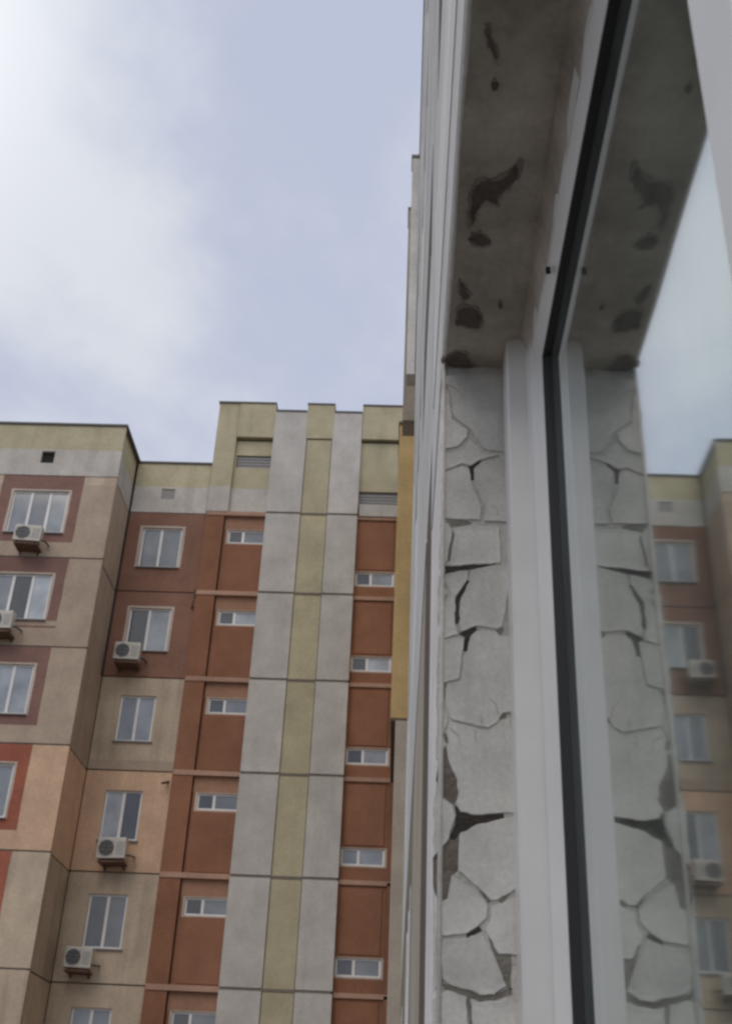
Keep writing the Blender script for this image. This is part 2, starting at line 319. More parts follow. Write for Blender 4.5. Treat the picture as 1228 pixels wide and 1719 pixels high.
PATCHES = [
  [(0.0820,1.1791), (0.0981,1.1652), (0.1232,1.1613), (0.1414,1.1313), (0.1491,1.1420), (0.1386,1.1722), (0.1258,1.1919), (0.1191,1.2155), (0.1009,1.2041), (0.0907,1.2197), (0.0848,1.2648), (0.0778,1.2526), (0.0766,1.2023)],
  [(0.0822,1.2812), (0.0924,1.2722), (0.1067,1.2844), (0.1182,1.2931), (0.1080,1.3023), (0.0895,1.2977)],
  [(0.0680,1.4536), (0.0887,1.4381), (0.1089,1.4494), (0.1185,1.4747), (0.1125,1.5026), (0.0923,1.5002), (0.0699,1.4916)],
  [(0.0768,0.9212), (0.0849,0.9110), (0.0923,0.9400), (0.0998,0.9682), (0.0935,0.9647), (0.0822,0.9444)],
  [(0.0903,1.0032), (0.1013,0.9956), (0.1054,1.0077), (0.0974,1.0144)],
  [(0.1375,1.4293), (0.1446,1.4335), (0.1439,1.4483), (0.1376,1.4426)],
  [(0.0575,1.5772), (0.0802,1.5549), (0.1021,1.5790), (0.1141,1.6039), (0.0776,1.6069), (0.0574,1.5991)],
  [(0.0711,1.3813), (0.0833,1.3950), (0.0926,1.4234), (0.0815,1.4310)],
]
VOIDS = [
  [(0.0977,1.0259), (0.1177,1.0407), (0.1216,1.0349), (0.1076,1.0168), (0.1075,0.9981), (0.1016,0.9980)],
  [(0.0636,0.9217), (0.0925,0.9237), (0.1041,0.9151), (0.0733,0.9075), (0.0617,0.9105)],
  [(0.0704,0.8997), (0.0762,0.8966), (0.0715,0.8691), (0.0687,0.8454), (0.0621,0.8462)],
  [(0.0546,0.8364), (0.0782,0.8371), (0.0990,0.8421), (0.1415,0.8477), (0.1414,0.8423), (0.0999,0.8304), (0.0782,0.8276), (0.0548,0.8131)],
  [(0.0951,0.8123), (0.1007,0.8104), (0.0867,0.7819), (0.0839,0.7379), (0.0775,0.7357), (0.0765,0.7826)],
  [(0.0821,0.7199), (0.1077,0.7347), (0.1113,0.7278), (0.1003,0.7175), (0.0948,0.6897), (0.0884,0.6924), (0.0921,0.7142)],
  [(0.1415,0.7328), (0.1524,0.7312), (0.1477,0.7191), (0.1386,0.7237)],
  [(0.0536,0.6381), (0.0643,0.6385), (0.0635,0.6262), (0.0593,0.5998), (0.0557,0.6034)],
  [(0.1437,0.5944), (0.1543,0.5994), (0.1523,0.5864), (0.1435,0.5833)],
  [(0.0604,0.5613), (0.0665,0.5597), (0.0675,0.5461), (0.0614,0.5459)],
  [(0.0764,0.4563), (0.0857,0.4474), (0.1083,0.4440), (0.1453,0.4478), (0.1468,0.4386), (0.1291,0.4338), (0.1082,0.4280), (0.0857,0.4155), (0.0765,0.4053), (0.0690,0.4075), (0.0773,0.4269), (0.0789,0.4395)],
  [(0.1100,0.3388), (0.1149,0.3398), (0.1268,0.3269), (0.1235,0.3213)],
  [(0.1366,0.3280), (0.1515,0.3467), (0.1537,0.3381), (0.1405,0.3219)],
  [(0.0928,0.2816), (0.1096,0.2929), (0.1143,0.2862), (0.0944,0.2748)],
  [(0.0552,0.2908), (0.0608,0.2880), (0.0603,0.2562), (0.0621,0.2230), (0.0653,0.2150), (0.0544,0.2146), (0.0532,0.2559)],
  [(0.1184,0.2887), (0.1354,0.2584), (0.1528,0.2590), (0.1509,0.2126), (0.1448,0.2189), (0.1306,0.2544)],
  [(0.0637,0.2179), (0.0957,0.2119), (0.1112,0.2052), (0.1299,0.2081), (0.1526,0.2170), (0.1524,0.2083), (0.1298,0.2002), (0.1112,0.1973), (0.0941,0.2031), (0.0638,0.2106)],
  [(0.0926,0.2031), (0.0988,0.2019), (0.1040,0.1672), (0.0971,0.1669)],
]
BARE = [
  [(0.0623,0.5433), (0.0530,0.5180), (0.0499,0.4898), (0.0586,0.4668), (0.0747,0.4554), (0.0798,0.4607), (0.0840,0.4755), (0.0823,0.4927), (0.0728,0.5107), (0.0667,0.5345)],
  [(0.0690,0.4075), (0.0840,0.4146), (0.0832,0.3656), (0.0726,0.3564), (0.0686,0.3262), (0.0549,0.3218), (0.0473,0.3451), (0.0469,0.3804), (0.0592,0.3956)],
]

# ------------------------------------------------------------------ ground
mb = MB(); mb.face([(-400, -400, -8.6), (400, -400, -8.6), (400, 400, -8.6), (-400, 400, -8.6)])
ground = mb.build('ground', 'ground'); ground['kind'] = 'structure'

# ------------------------------------------------------------------ window prototypes (local: centre of the opening in the facade plane, facing -Y)
def window_meshes(w, h, splits, d=0.07, fw=0.055):
    fr = MB(); x0, x1, z0, z1 = -w/2, w/2, -h/2, h/2
    fr.box(x0, x1, d, d+.045, z0, z0+fw); fr.box(x0, x1, d, d+.045, z1-fw, z1)
    xs = [x0] + [x0+w*s for s in splits] + [x1]
    for k, x in enumerate(xs):
        a, b = (x, x+fw) if k == 0 else ((x-fw, x) if k == len(xs)-1 else (x-fw*.75, x+fw*.75))
        fr.box(a, b, d-.004, d+.046, z0+.001, z1-.001)
    fm = fr.mesh('window_frame', 'palepvc')
    panes = []
    for a, b in zip(xs, xs[1:]):
        p = MB(); p.box(-(b-a)/2, (b-a)/2, d+.02, d+.03, z0+.01, z1-.01); panes.append(((a+b)/2, p.v, p.f, p.m))
    si = MB(); si.box(x0-.05, x1+.05, -.07, d, z0-.035, z0-.005)
    return fm, panes, si.mesh('sill', 'steel')
PROTO = {'bay': window_meshes(1.70, 1.44, (.335, .67)), 'two': window_meshes(1.04, 1.38, (.5,)), 'wide': window_meshes(1.26, 1.40, (.48,)),
         'stair': window_meshes(1.18, .46, (.40,), fw=.05)}
PANE_CACHE = {}
def window(parent, kind, x, y, z, tones, rotz=0, sill=True, label=None, panedx=0):
    fm, panes, sm = PROTO[kind]
    w = place('window', fm, parent, Vector((x, y, z)) - OFF[parent.name]); w.rotation_euler.z = rotz
    if label: w['label'] = label
    for k, (pc, v, f, m) in enumerate(panes):
        key = (kind, k, tones[k])
        if key not in PANE_CACHE:
            b = MB(); b.v, b.f, b.m = v, f, m; PANE_CACHE[key] = b.mesh('pane', {'l': 'pl', 'm': 'pm', 'd': 'pd'}[tones[k]])
        place('pane', PANE_CACHE[key], w, (pc, 0, 0))
    if sill: place('sill', sm, w, (0, 0, 0))
    return w

# ------------------------------------------------------------------ the opposite apartment block
Z = [17.95 - 2.81*k for k in range(10)]          # panel joints, top storey first
G = 0.038                                          # half of a joint
YB, YR, YC = 29.20, 31.29, 31.09                   # front planes: bay, recess, stair column
blk = thing('apartment_block', 'large beige and red brown panel apartment block with a striped grey and yellow stair column', 'building', (-6, 31.5, -8.6))
mb = MB()
mb.box(-13.15, -8.98, YB+.13, 35, -8.6, 19.6); mb.box(-24, -6.0, YR+.13, 38, -8.6, 19.6); mb.box(-6.3, 3.0, YR+.135, 38, -8.6, 21.7)
mb.build('core_wall', 'core', blk)
BM = ['beige', 'baybrown', 'peach', 'red', 'dirty', 'yellow', 'white', 'brown', 'cream', 'seal', 'lightbrown', 'dullbrown']
BE, BB, PE, RE, DI, YE, WH, BR, CR, SE, LB, DB = range(12)
# -- bay
bt = ['lml', 'mdl', 'dll', 'mlm', 'lmd', 'mlm', 'mml', 'lmm', 'mlm']
base_of = [BE, BE, BE, PE, DI, DI, BE, DI, BE]
for k in range(9):
    z1, z0 = Z[k]-G*.6, Z[k+1]+G*.6
    zt = Z[k]
    hole = (-11.92, -10.22, zt-1.99, zt-.55)
    zones = []
    if k == 0: zones.append((-13.25, -8.85, zt-.30, zt, BB if False else DI))
    sur = RE if k in (3, 4) else BB
    zones.append((-12.32, -9.84, zt-2.30 if k != 1 else zt-2.02, zt, sur))
    if k == 1: zones.append((-12.32, -9.84, zt-2.24, zt-2.18, BB))
    zones.append((hole[0]-.07, hole[1]+.07, hole[2]-.03, hole[3]+.05, CR))
    panel(blk, 'S', -13.25, -8.85, z0, z1, YB, BM, base_of[k], zones, [hole], reveal=CR, wob=.012)
    window(blk, 'bay', -11.07, YB, zt-1.27, bt[k])
    # return wall of the bay
    panel(blk, 'E', YB+(.34 if k < 2 else .20), YR-.02, z0-.02, z1-.02, -8.93 if k < 2 else -8.88, BM, base_of[k] if k else BE, thick=.1)
    if k < 2: boxpart('joint_strip', 'seal', blk, -8.97, -8.94, YB+.125, YB+.33, z0, z1)
    boxpart('joint_strip', 'seal', blk, -13.2, -8.9, YB+.025, YB+.12, Z[k+1]-G*.6+.002, Z[k+1]+G*.6-.002)
    boxpart('joint_strip', 'seal', blk, -9.0, -8.93, YB+.14, YR-.03, Z[k+1]-G-.03, Z[k+1]+G-.03)
panel(blk, 'S', -13.25, -8.85, Z[0]+.01, 19.80, YB, BM, WH, [(-13.25, -8.85, 18.90, 19.8, YE)], [(-11.32, -10.91, 18.40, 18.83)], wob=.0)
boxpart('vent_opening', 'hole', blk, -11.32, -10.91, YB+.10, YB+.125, 18.40, 18.83)
panel(blk, 'E', YB+.34, YR-.02, Z[0]+.01, 19.80, -8.93, BM, WH, [(YB+.34, YR, 18.9, 19.8, YE)], thick=.1)
boxpart('joint_strip', 'seal', blk, -8.97, -8.94, YB+.125, YB+.33, Z[0], 19.78)
boxpart('parapet_cap', 'cap', blk, -13.31, -8.80, YB-.05, 35, 19.803, 19.87)
# -- plain storeys left of the bay
for k in range(9):
    panel(blk, 'S', -24, -13.27, Z[k+1]+G, Z[k]-G, YR, BM, base_of[k], [], [(-16.5, -15.24, Z[k]-1.97, Z[k]-.57)], reveal=CR)
    window(blk, 'wide', -15.87, YR, Z[k]-1.27, 'lm')
panel(blk, 'S', -24, -13.27, Z[0]+.01, 19.8, YR, BM, WH, [(-24, -13, 18.9, 19.8, YE)])
boxpart('parapet_cap', 'cap', blk, -24, -13.33, YR-.05, 38, 19.803, 19.87)
# -- recess with the single window column
rb = [DB, DB, DI, PE, DI, DI, BE, DI, BE]
rt = ['mm', 'dl', 'mm', 'ld', 'dm', 'mm', 'lm', 'mm', 'dl']
for k in range(9):
    z1, z0 = Z[k]-G*.6, Z[k+1]+G*.6; zt = Z[k]
    wide = k < 2
    w = 1.26 if wide else 1.04; h = 1.40 if wide else 1.38; xc = -7.74 if wide else -7.71
    hole = (xc-w/2, xc+w/2, zt-1.26-h/2, zt-1.26+h/2)
    zones = []
    if wide: zones = [(hole[0]-.09, hole[1]+.09, hole[2]-.01, hole[3]+.07, CR)]
    if k == 2: zones = [(-8.84, -6.42, z0, z0+.28, BE)]
    if k == 3: zones = []
    panel(blk, 'S', -8.86, -6.43, z0, z1, YR, BM, rb[k], zones, [hole], reveal=CR, wob=.01)
    window(blk, 'wide' if wide else 'two', xc, YR, zt-1.26, rt[k])
    boxpart('joint_strip', 'seal', blk, -8.84, -6.44, YR+.04, YR+.125, Z[k+1]-G*.6+.002, Z[k+1]+G*.6-.002)
panel(blk, 'S', -8.86, -6.43, Z[0]+.01, 19.80, YR, BM, WH, [(-8.9, -6.4, 18.92, 19.8, YE)], [(-7.96, -7.53, 18.46, 18.84)])
boxpart('vent_grille', 'louvre', blk, -7.96, -7.53, YR+.03, YR+.125, 18.46, 18.84)
boxpart('parapet_cap', 'cap', blk, -8.795, -6.42, YR-.05, 38, 19.803, 19.86)
mb = MB(); mb.tube((-6.40, YR-.05, 17.7), (-6.40, YR-.05, 19.80), .035); mb.build('downpipe', 'core', blk)
mb = MB(); mb.tube((-6.47, YR-.06, 14.62), (-6.42, YR-.06, 14.95), .05); mb.tube((-6.42, YR-.06, 14.93), (-6.42, YR-.06, 15.22), .06); mb.build('rusty_pipe_stub', 'rust', blk)
mb = MB(); mb.tube((-6.50, YR+.05, 9.26), (-6.62, YR-.32, 9.10), .035); mb.build('drain_spout', 'rust', blk)
# -- stair tower
TM = ['brown', 'lightbrown', 'yellow', 'white', 'colwhite', 'colyellow', 'cream']
st_l = ['dm', 'dl', 'dl', 'dm', 'dm', 'dm', 'dm', 'dl']
st_r = ['dl', 'dl', 'dl', 'll', 'dm', 'dm', 'dm', 'dm']
for k in range(9):
    z1, z0 = Z[k], Z[k+1]
    # left pilaster
    panel(blk, 'S', -6.41, -5.825, z0+.02, z1-.02, YR-.10, TM, 0, thick=.2)
    # left stair bay
    hole = (-5.65, -4.47, z1-1.03, z1-.57)
    panel(blk, 'S', -5.79, -4.44, z0+.05, z1-.10, YR, TM, 0, [(-5.8, -4.4, z1-.57, z1, 1), (hole[0]-.06, hole[1]+.02, hole[2]-.04, hole[3]+.02, 6)], [hole], reveal=6)
    boxpart('ledge', 'ledge', blk, -6.395, -4.45, YR-.125, YR+.05, z1-.095, z1+.045)
    if k < 8:
        window(blk, 'stair', -5.06, YR-.02, z1-.80, st_l[k], sill=False)
        window(blk, 'stair', -.98, YR-.02, z0+.65, st_r[k], sill=False)
    # the inset field under each left window
    boxpart('inset_panel', 'brown', blk, -5.62, -4.47, YR-.022, YR+.02, z0+.09, z1-1.12, bevel=.008)
    # column: white, yellow, white
    panel(blk, 'S', -4.50, -3.405, z0+G, z1-G, YC, TM, 4, thick=.30, name='column_panel', wob=0)
    panel(blk, 'S', -3.385, -2.575, z0+G, z1-G, YC+.035, TM, 5, thick=.26, name='column_panel')
    panel(blk, 'S', -2.555, -1.60, z0+G, z1-G, YC, TM, 4, thick=.30, name='column_panel')
    boxpart('joint_strip', 'seal', blk, -4.47, -1.63, YC+.018, YC+.28, z0-G+.002, z0+G-.002)
    # right stair bay
    hole = (-1.57, -.39, z0+.42, z0+.88)
    panel(blk, 'S', -1.63, -.30, z0+.03, z1-.10, YR, TM, 0, [(hole[0]-.02, hole[1]+.06, hole[2]-.04, hole[3]+.02, 6)], [hole], reveal=6)
    boxpart('ledge', 'ledge', blk, -1.595, -.20, YR-.06, YR+.05, z1-.095, z1+.025)
    boxpart('inset_panel', 'brown', blk, -1.50, -.42, YR-.022, YR+.02, z0+.96, z1-.18, bevel=.008)
    panel(blk, 'S', -.295, 1.2, z0+.02, z1-.02, YR-.06, TM, 0, thick=.2)
boxpart('joint_strip', 'seal', blk, -4.47, -1.63, YC+.018, YC+.28, Z[0]-G+.002, Z[0]+G-.002)
# tower head
T0 = Z[0]+G
panel(blk, 'S', -6.41, -5.73, T0, 22.18, YR-.14, TM, 3, [(-6.5, -5.7, 18.92, 22.3, 2)], thick=.25)
panel(blk, 'S', -5.72, -4.505, 20.84, 22.18, YR-.16, TM, 2, thick=.28)
panel(blk, 'S', -5.72, -4.44, T0, 20.76, YR, TM, 3, [(-5.8, -4.4, 18.92, 21, 2)], [(-5.66, -4.47, 19.72, 20.20)])
panel(blk, 'S', -4.50, -3.405, T0, 21.86, YC, TM, 4, thick=.30, name='column_panel')
panel(blk, 'S', -3.385, -2.575, T0, 20.77, YC+.035, TM, 5, thick=.26, name='column_panel')
panel(blk, 'S', -3.435, -2.535, 20.81, 22.16, YC-.004, TM, 5, thick=.30, name='column_panel')
panel(blk, 'S', -2.555, -1.60, T0, 21.86, YC, TM, 4, thick=.30, name='column_panel')
panel(blk, 'S', -1.595, 1.2, 20.86, 22.18, YR-.16, TM, 2, thick=.28)
panel(blk, 'S', -1.64, 1.2, 18.92, 20.78, YR-.02, TM, 2, thick=.14)
panel(blk, 'S', -1.56, -.33, T0-.02, 18.40, YR-.10, TM, 3, thick=.2)
boxpart('louvre_backing', 'louvre', blk, -1.62, 1.2, YR+.08, YR+.125, 18.38, 18.94)
boxpart('louvre_backing', 'seal', blk, -5.66, -4.47, YR+.10, YR+.125, 19.72, 20.20)
for i in range(4):
    boxpart('louvre_slat', 'louvre', blk, -5.64, -4.49, YR+.05, YR+.08, 19.73+i*.115, 19.82+i*.115)
    boxpart('louvre_slat', 'louvre', blk, -1.60, -.2, YR+.045, YR+.075, 18.41+i*.115, 18.50+i*.115)
for (a, b, z, y) in ((-6.44, -4.49, 22.183, YR-.19), (-4.485, -3.45, 21.863, YC-.03), (-3.45, -2.52, 22.163, YC-.03), (-2.515, -1.60, 21.863, YC-.03), (-1.595, 1.2, 22.183, YR-.19)):
    boxpart('parapet_cap', 'cap', blk, a, b, y, YR+.6, z, z+.055)

# ------------------------------------------------------------------ air conditioners on the opposite block
def ac_unit(x, y, z, label, sc=(1, 1), tilt=0, w=.76, h=.54, first=[None]):
    """x, y, z: centre of the back, bottom edge; the fan is on the left half"""
    if first[0] is None:
        d = {}
        m = MB(); m.box(-w/2, w/2, -.28, 0, 0, h); d['housing'] = m.mesh('housing', 'acwhite', bevel=.02)
        m = MB(); m.tube((-.13, -.285, h*.5), (-.13, -.26, h*.5), .205, 20); d['fan_recess'] = m.mesh('fan_recess', 'acdark')
        m = MB()
        for r in (.06, .11, .16, .205):
            for k in range(18):
                a0, a1 = k*math.tau/18, (k+1)*math.tau/18
                m.tube((-.13+r*math.cos(a0), -.295, h*.5+r*math.sin(a0)), (-.13+r*math.cos(a1), -.295, h*.5+r*math.sin(a1)), .005, 4)
        for k in range(4): m.box(-.335, .075, -.297, -.293, h*.5-.16+k*.105, h*.5-.152+k*.105)
        d['fan_grille'] = m.mesh('fan_grille', 'steel')
        m = MB(); m.box(-.02, .02, -.30, .30, -.04, -.004); m.box(-.018, .018, .27, .30, -.20, -.041)
        m.tube((0, -.20, -.03), (0, .27, -.19), .010, 6)
        d['bracket'] = m.mesh('bracket', 'rust')
        m = MB(); m.tube((w/2, -.12, .12), (w/2+.10, -.10, .10), .025, 8); m.tube((w/2+.10, -.10, .10), (w/2+.12, .3, .16), .025, 8); d['pipe'] = m.mesh('pipe', 'acdark')
        m = MB()
        for k in range(7): m.box(.13, w/2-.04, -.286, -.279, .10+k*.05, .12+k*.05)
        d['side_vent'] = m.mesh('side_vent', 'steel')
        m = MB(); m.box(-w*.44, w*.44, -.26, .29, -.10, -.043); d['shadow_stain_slab'] = m.mesh('shadow_stain_slab', 'rust', bevel=.008)  # dark slab added for the shadow, brackets and stain beneath the unit
        first[0] = d
    d = first[0]
    t = thing('air_conditioner', label, 'air conditioner', (x, y, z), 'air conditioners on the opposite block')
    t.scale = (sc[0], 1, sc[1]); t.rotation_euler = (0, math.radians(tilt), math.radians(tilt*1.5))
    for n in ('housing', 'fan_recess', 'fan_grille', 'pipe', 'side_vent'): place(n, d[n], t, (0, 0, 0))
    place('shadow_stain_slab', d['shadow_stain_slab'], t, (0, 0, 0)); place('bracket', d['bracket'], t, (-w*.33, 0, 0)); place('bracket', d['bracket'], t, (w*.33, 0, 0))
    return t
ac_unit(-11.03, YB-.30, 15.38, 'air conditioner under the topmost three-light window of the beige bay', (1.04, .96), 1.5)
ac_unit(-11.26, YB-.30, 12.60, 'air conditioner under the second window from the top of the beige bay', (.95, 1.0), -1)
ac_unit(-8.13, YR-.30, 12.66, 'air conditioner on the red brown wall, under the second recess window from the top', (1, 1), 0.6)
ac_unit(-7.68, YR-.30, 6.95, 'air conditioner on the peach painted storey of the recess', (1.02, 1.02), -1.6)
ac_unit(-8.14, YR-.30, 4.19, 'lowest air conditioner, on the dirty beige recess wall below the peach storey', (.93, .94), 1)

# ------------------------------------------------------------------ the near wing (our own wall)
A = 0.056
Y0, Y1, S0, S1 = -.35, 1.61, -.26, 1.245            # opening of our window
wing = thing('apartment_wing', 'near apartment wing wall seen edge on, with white surround and cracked plaster window reveal', 'building', (.3, 12, -8.6))
WM = ['wing', 'trim', 'wingdark', 'wingyellow', 'substrate', 'seal', 'beige', 'panelgrey', 'wingolive']
W_, TR, WD, WY, SB, SL, WB, PG, WO = range(9)
WZ = [1.58 + 2.81*k for k in range(-3, 7)]          # panel joints of the wing
WZ = [-8.6] + WZ
cols = [(-9.0, -2.4), (-2.4, 2.33), (2.95, 8.0), (8.0, 12.4)]
holes_y = [(-6.6, -4.7), (Y0, Y1), (5.2, 7.1), (9.3, 11.2)]
mb = MB()
mb.box(A+.125, A+.42, -9, Y0-.02, -8.6, 19.7); mb.box(A+.125, A+.42, Y0-.02, Y1+.02, -8.6, S0-.02); mb.box(A+.125, A+.42, Y0-.02, Y1+.02, S1+.02, 19.7)
mb.box(A+.125, A+.42, Y1+.02, 12.3, -8.6, 19.7); mb.box(.68, .9, 12.301, 31.1, -8.6, 19.7); mb.box(A+.125, .679, 12.301, 18.0, 13.75, 19.7)
mb.build('core_wall', 'core', wing)
for j in range(len(WZ)-1):
    z0, z1 = WZ[j]+(.04 if j else 0), WZ[j+1]-.04
    for ci, (a, b) in enumerate(cols):
        ha, hb = holes_y[ci]
        mine = ci == 1 and WZ[j] < 0 < WZ[j+1]
        hz0, hz1 = (S0, S1) if mine else (WZ[j+1]-1.84, WZ[j+1]-.345)
        zones = []; base = PG if WZ[j] > 1 else W_; za, zb = z0, z1
        if ci == 1:
            if mine: zones = [(-2.4, 2.33, z0, z1, TR)]; zb = 1.51
            elif 1 < WZ[j] < 2: zones = [(-2.4, 2.33, 1.6, 2.33, TR), (-2.4, 2.33, 2.75, 3.30, WD)]; za = 1.65
            else: zones = [(Y0-.15, Y1+.15, hz0-.15, hz1+.15, TR)]
        if ci == 2 and 1 < WZ[j] < 2: zones = [(2.9, 4.2, 2.75, 3.30, WD)]
        if ci == 2 and WZ[j] < 1: zones = [(4.67, 8.0, z0, z1, WO)]
        if ci == 3 and WZ[j] < 1: base = WO
        if j == 0 or (ci == 1 and not mine and WZ[j] > 1):
            panel(wing, 'W', a+.01, b-.01, za, zb, A, WM, base, zones); continue
        panel(wing, 'W', a+.01, b-.01, za, zb, A, WM, base, zones, [(ha, hb, hz0, hz1)], reveal=SB if mine else base, thick=.36 if mine else .12)
        if not mine:
            w = window(wing, 'bay', A-.063, (ha+hb)/2, (hz0+hz1)/2, 'lml', rotz=-math.pi/2, sill=False)
            w.scale = ((hb-ha)/1.70, 1, (hz1-hz0)/1.44)
    panel(wing, 'W', 2.345, 2.935, z0, z1, A+.001, WM, WD if WZ[j] < 1 else PG, name='brown_strip' if WZ[j] < 1 else 'wall_panel')
    big = 1 < WZ[j+1] < 2
    boxpart('joint_strip', 'seal', wing, A+.02, A+.12, -8.9, Y0-.03, WZ[j+1]-.036, WZ[j+1]+.036)
    boxpart('joint_strip', 'seal', wing, A+(.003 if big else .03), A+.12, Y0-.029, 12.3, WZ[j+1]-(.069 if big else .036), WZ[j+1]+(.069 if big else .036))
    # set-back far part of the wing
    panel(wing, 'W', 12.45, 31.05, z0, z1, .56, WM, W_, [(13.2, 16.5, z0, z1, WO), (20, 24, z0, z1, WO)], thick=.12)
boxpart('return_wall', 'wing', wing, A+.002, .56, 12.30, 12.44, -8.6, 13.7)
# upper storeys run on over the set-back, then step forward twice
panel(wing, 'W', 12.42, 18.08, 13.72, WZ[-1]-.04, A, WM, PG, thick=.12)
for (a, b, x) in ((18.1, 18.5, -.11), (19.7, 20.3, -.17)):
    boxpart('parapet_fin', 'wing' if a > 19 else 'panelgrey', wing, x, .55, a, b, 13.7, 19.755, bevel=.01)
panel(wing, 'W', -9, 18.08, WZ[-1]+.04, 19.76, A, WM, PG, thick=.125)
for (a, b, x) in ((-9, 18.08, A), (18.085, 18.52, -.11), (18.525, 19.69, .2), (19.695, 20.32, -.17), (20.325, 31.05, .2)):
    boxpart('parapet_cap', 'cap', wing, x-.02, .6, a, b, 19.763, 19.85)
# ochre bay high on the far end, with its dark underside and top edge
boxpart('ochre_bay', 'wingyellow', wing, -.29, .55, 26.0, 30.9, 9.42, 17.94, bevel=.01)
boxpart('ochre_bay_cap', 'cap', wing, -.32, .55, 25.96, 30.95, 17.945, 18.02)
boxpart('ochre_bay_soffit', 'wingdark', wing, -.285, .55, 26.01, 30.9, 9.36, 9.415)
boxpart('wall_bay', 'wing', wing, -.16, .55, 25.0, 30.9, -8.6, 9.0, bevel=.01)
# outer corner bead of our reveal
mb = MB(); mb.tube((A+.001, 1.604, S0), (A+.001, 1.604, S1), .004, 10); mb.build('corner_bead', 'flake', wing, smooth=True)
mb = MB(); mb.tube((A+.002, Y0, S1-.008), (A+.002, 1.604, S1-.008), .004, 10); mb.build('lintel_bead', 'trim', wing, smooth=True)
# projecting drip moulding above the lintel
boxpart('lintel_moulding', 'panelgrey', wing, A-.003, A+.02, -1.0, 2.25, 1.262, 1.505, bevel=.002)
# soffit
sf = MB(); nx, ny = 6, 24
for i in range(nx):
    for k in range(ny):
        P = lambda i, k: (A+.004+(.36-.004)*i/nx, Y0+(1.609-Y0)*k/ny, 1.234 + .0015*math.sin(i*2.1+k*1.3))
        sf.face([P(i, k), P(i+1, k), P(i+1, k+1), P(i, k+1)])
soffit = sf.build('soffit', 'soffit', wing, weld=True, smooth=True)
fl = MB(); prev = None
for k in range(40):
    y = Y0 + (1.607-Y0)*k/39
    row = [(.182+random.uniform(-.002, .002), y, 1.2335), (.190+random.uniform(-.001, .001), y, 1.216+random.uniform(-.002, .002)), (.1975, y, 1.176+random.uniform(-.001, .001))]
    if prev:
        for q in (0, 1): fl.face([prev[q], row[q], row[q+1], prev[q+1]])
    prev = row
fl.build('shade_fillet', 'soffit', wing, weld=True, smooth=True)  # added strip in soffit colour, so the top rail reads as shaded
def rough_outline(pts, amp):
    o = []
    for i, p in enumerate(pts):
        q = pts[(i+1) % len(pts)]; o.append(p)
        l = math.hypot(q[0]-p[0], q[1]-p[1]); n = min(3, int(l/.018))
        for k in range(1, n+1):
            f = k/(n+1); o.append((p[0]+(q[0]-p[0])*f+random.uniform(-amp, amp), p[1]+(q[1]-p[1])*f+random.uniform(-amp, amp)))
    return o
def chaikin(pts):
    o = []
    for i, p in enumerate(pts):
        q = pts[(i+1) % len(pts)]; o += [(p[0]*.75+q[0]*.25, p[1]*.75+q[1]*.25), (p[0]*.25+q[0]*.75, p[1]*.25+q[1]*.75)]
    return o
def patch(o, z0, z1, mat, name, s0=.86):
    cx_ = sum(p[0] for p in o)/len(o); cy_ = sum(p[1] for p in o)/len(o); m = MB(); n = len(o)
    inn = [(cx_+(p[0]-cx_)*s0, cy_+(p[1]-cy_)*s0) for p in o]
    for i in range(n):
        a, b, ia, ib = o[i], o[(i+1) % n], inn[i], inn[(i+1) % n]
        m.face([(a[0], a[1], z0), (b[0], b[1], z0), (ib[0], ib[1], z1), (ia[0], ia[1], z1)])
    m.face([(p[0], p[1], z1) for p in inn])
    return m.build(name, mat, soffit, weld=True)
for pts in PATCHES:
    base = chaikin(rough_outline(pts, .005))
    cx_ = sum(p[0] for p in base)/len(base); cy_ = sum(p[1] for p in base)/len(base)
    wide = chaikin([(p[0]+(p[0]-cx_)*.10+random.uniform(-.003, .003), p[1]+(p[1]-cy_)*.14+random.uniform(-.008, .008)) for p in base])
    patch([(x+random.uniform(-.0012, .0012), y+random.uniform(-.002, .002)) for x, y in wide], 1.2362, 1.2318, 'lifted', 'lifted_paint', .9)
    patch([(x+random.uniform(-.001, .001), y+random.uniform(-.002, .002)) for x, y in chaikin([(cx_+(p[0]-cx_)*.93, cy_+(p[1]-cy_)*.93) for p in base])], 1.2330, 1.2300, 'mould', 'bare_patch')
# cracked plaster flakes on the far jamb: each one a slab standing proud of the bare mortar
jamb = boxpart('jamb', 'undercoat', wing, A+.004, A+.33, 1.6045, 1.6095, S0, 1.2335)
def thin_patch(name, mat, pts, y, parent, amp):
    o = rough_outline(pts, amp); m = MB(); n = len(o)
    m.face([(p[0], y, p[1]) for p in o])
    for i in range(n):
        a, b_ = o[i], o[(i+1) % n]; m.face([(a[0], y, a[1]), (b_[0], y, b_[1]), (b_[0], 1.6046, b_[1]), (a[0], 1.6046, a[1])])
    return m.build(name, mat, parent, weld=True)
for vi, pts in enumerate(VOIDS): thin_patch('crack', 'void' if vi in (0, 3, 4, 5, 10, 13) else 'crackgrey', pts, 1.6040, jamb, .0007)
for pts in BARE: thin_patch('bare_mortar', 'substrate', pts, 1.6042, jamb, .0012)
def ragged(pts, amp):
    o = []
    for i, p in enumerate(pts):
        q = pts[(i+1) % len(pts)]; o.append((p[0]+random.uniform(-amp, amp)*.5, p[1]+random.uniform(-amp, amp)*.5))
        l = math.hypot(q[0]-p[0], q[1]-p[1]); n = min(6, int(l/.009))
        for k in range(1, n+1):
            f = k/(n+1); o.append((p[0]+(q[0]-p[0])*f+random.uniform(-amp, amp), p[1]+(q[1]-p[1])*f+random.uniform(-amp, amp)))
    return o
def inside(x, z, poly):
    c = False
    for i in range(len(poly)):
        (x0, z0), (x1, z1) = poly[i], poly[i-1]
        if (z0 > z) != (z1 > z) and x < (x1-x0)*(z-z0)/(z1-z0)+x0: c = not c
    return c
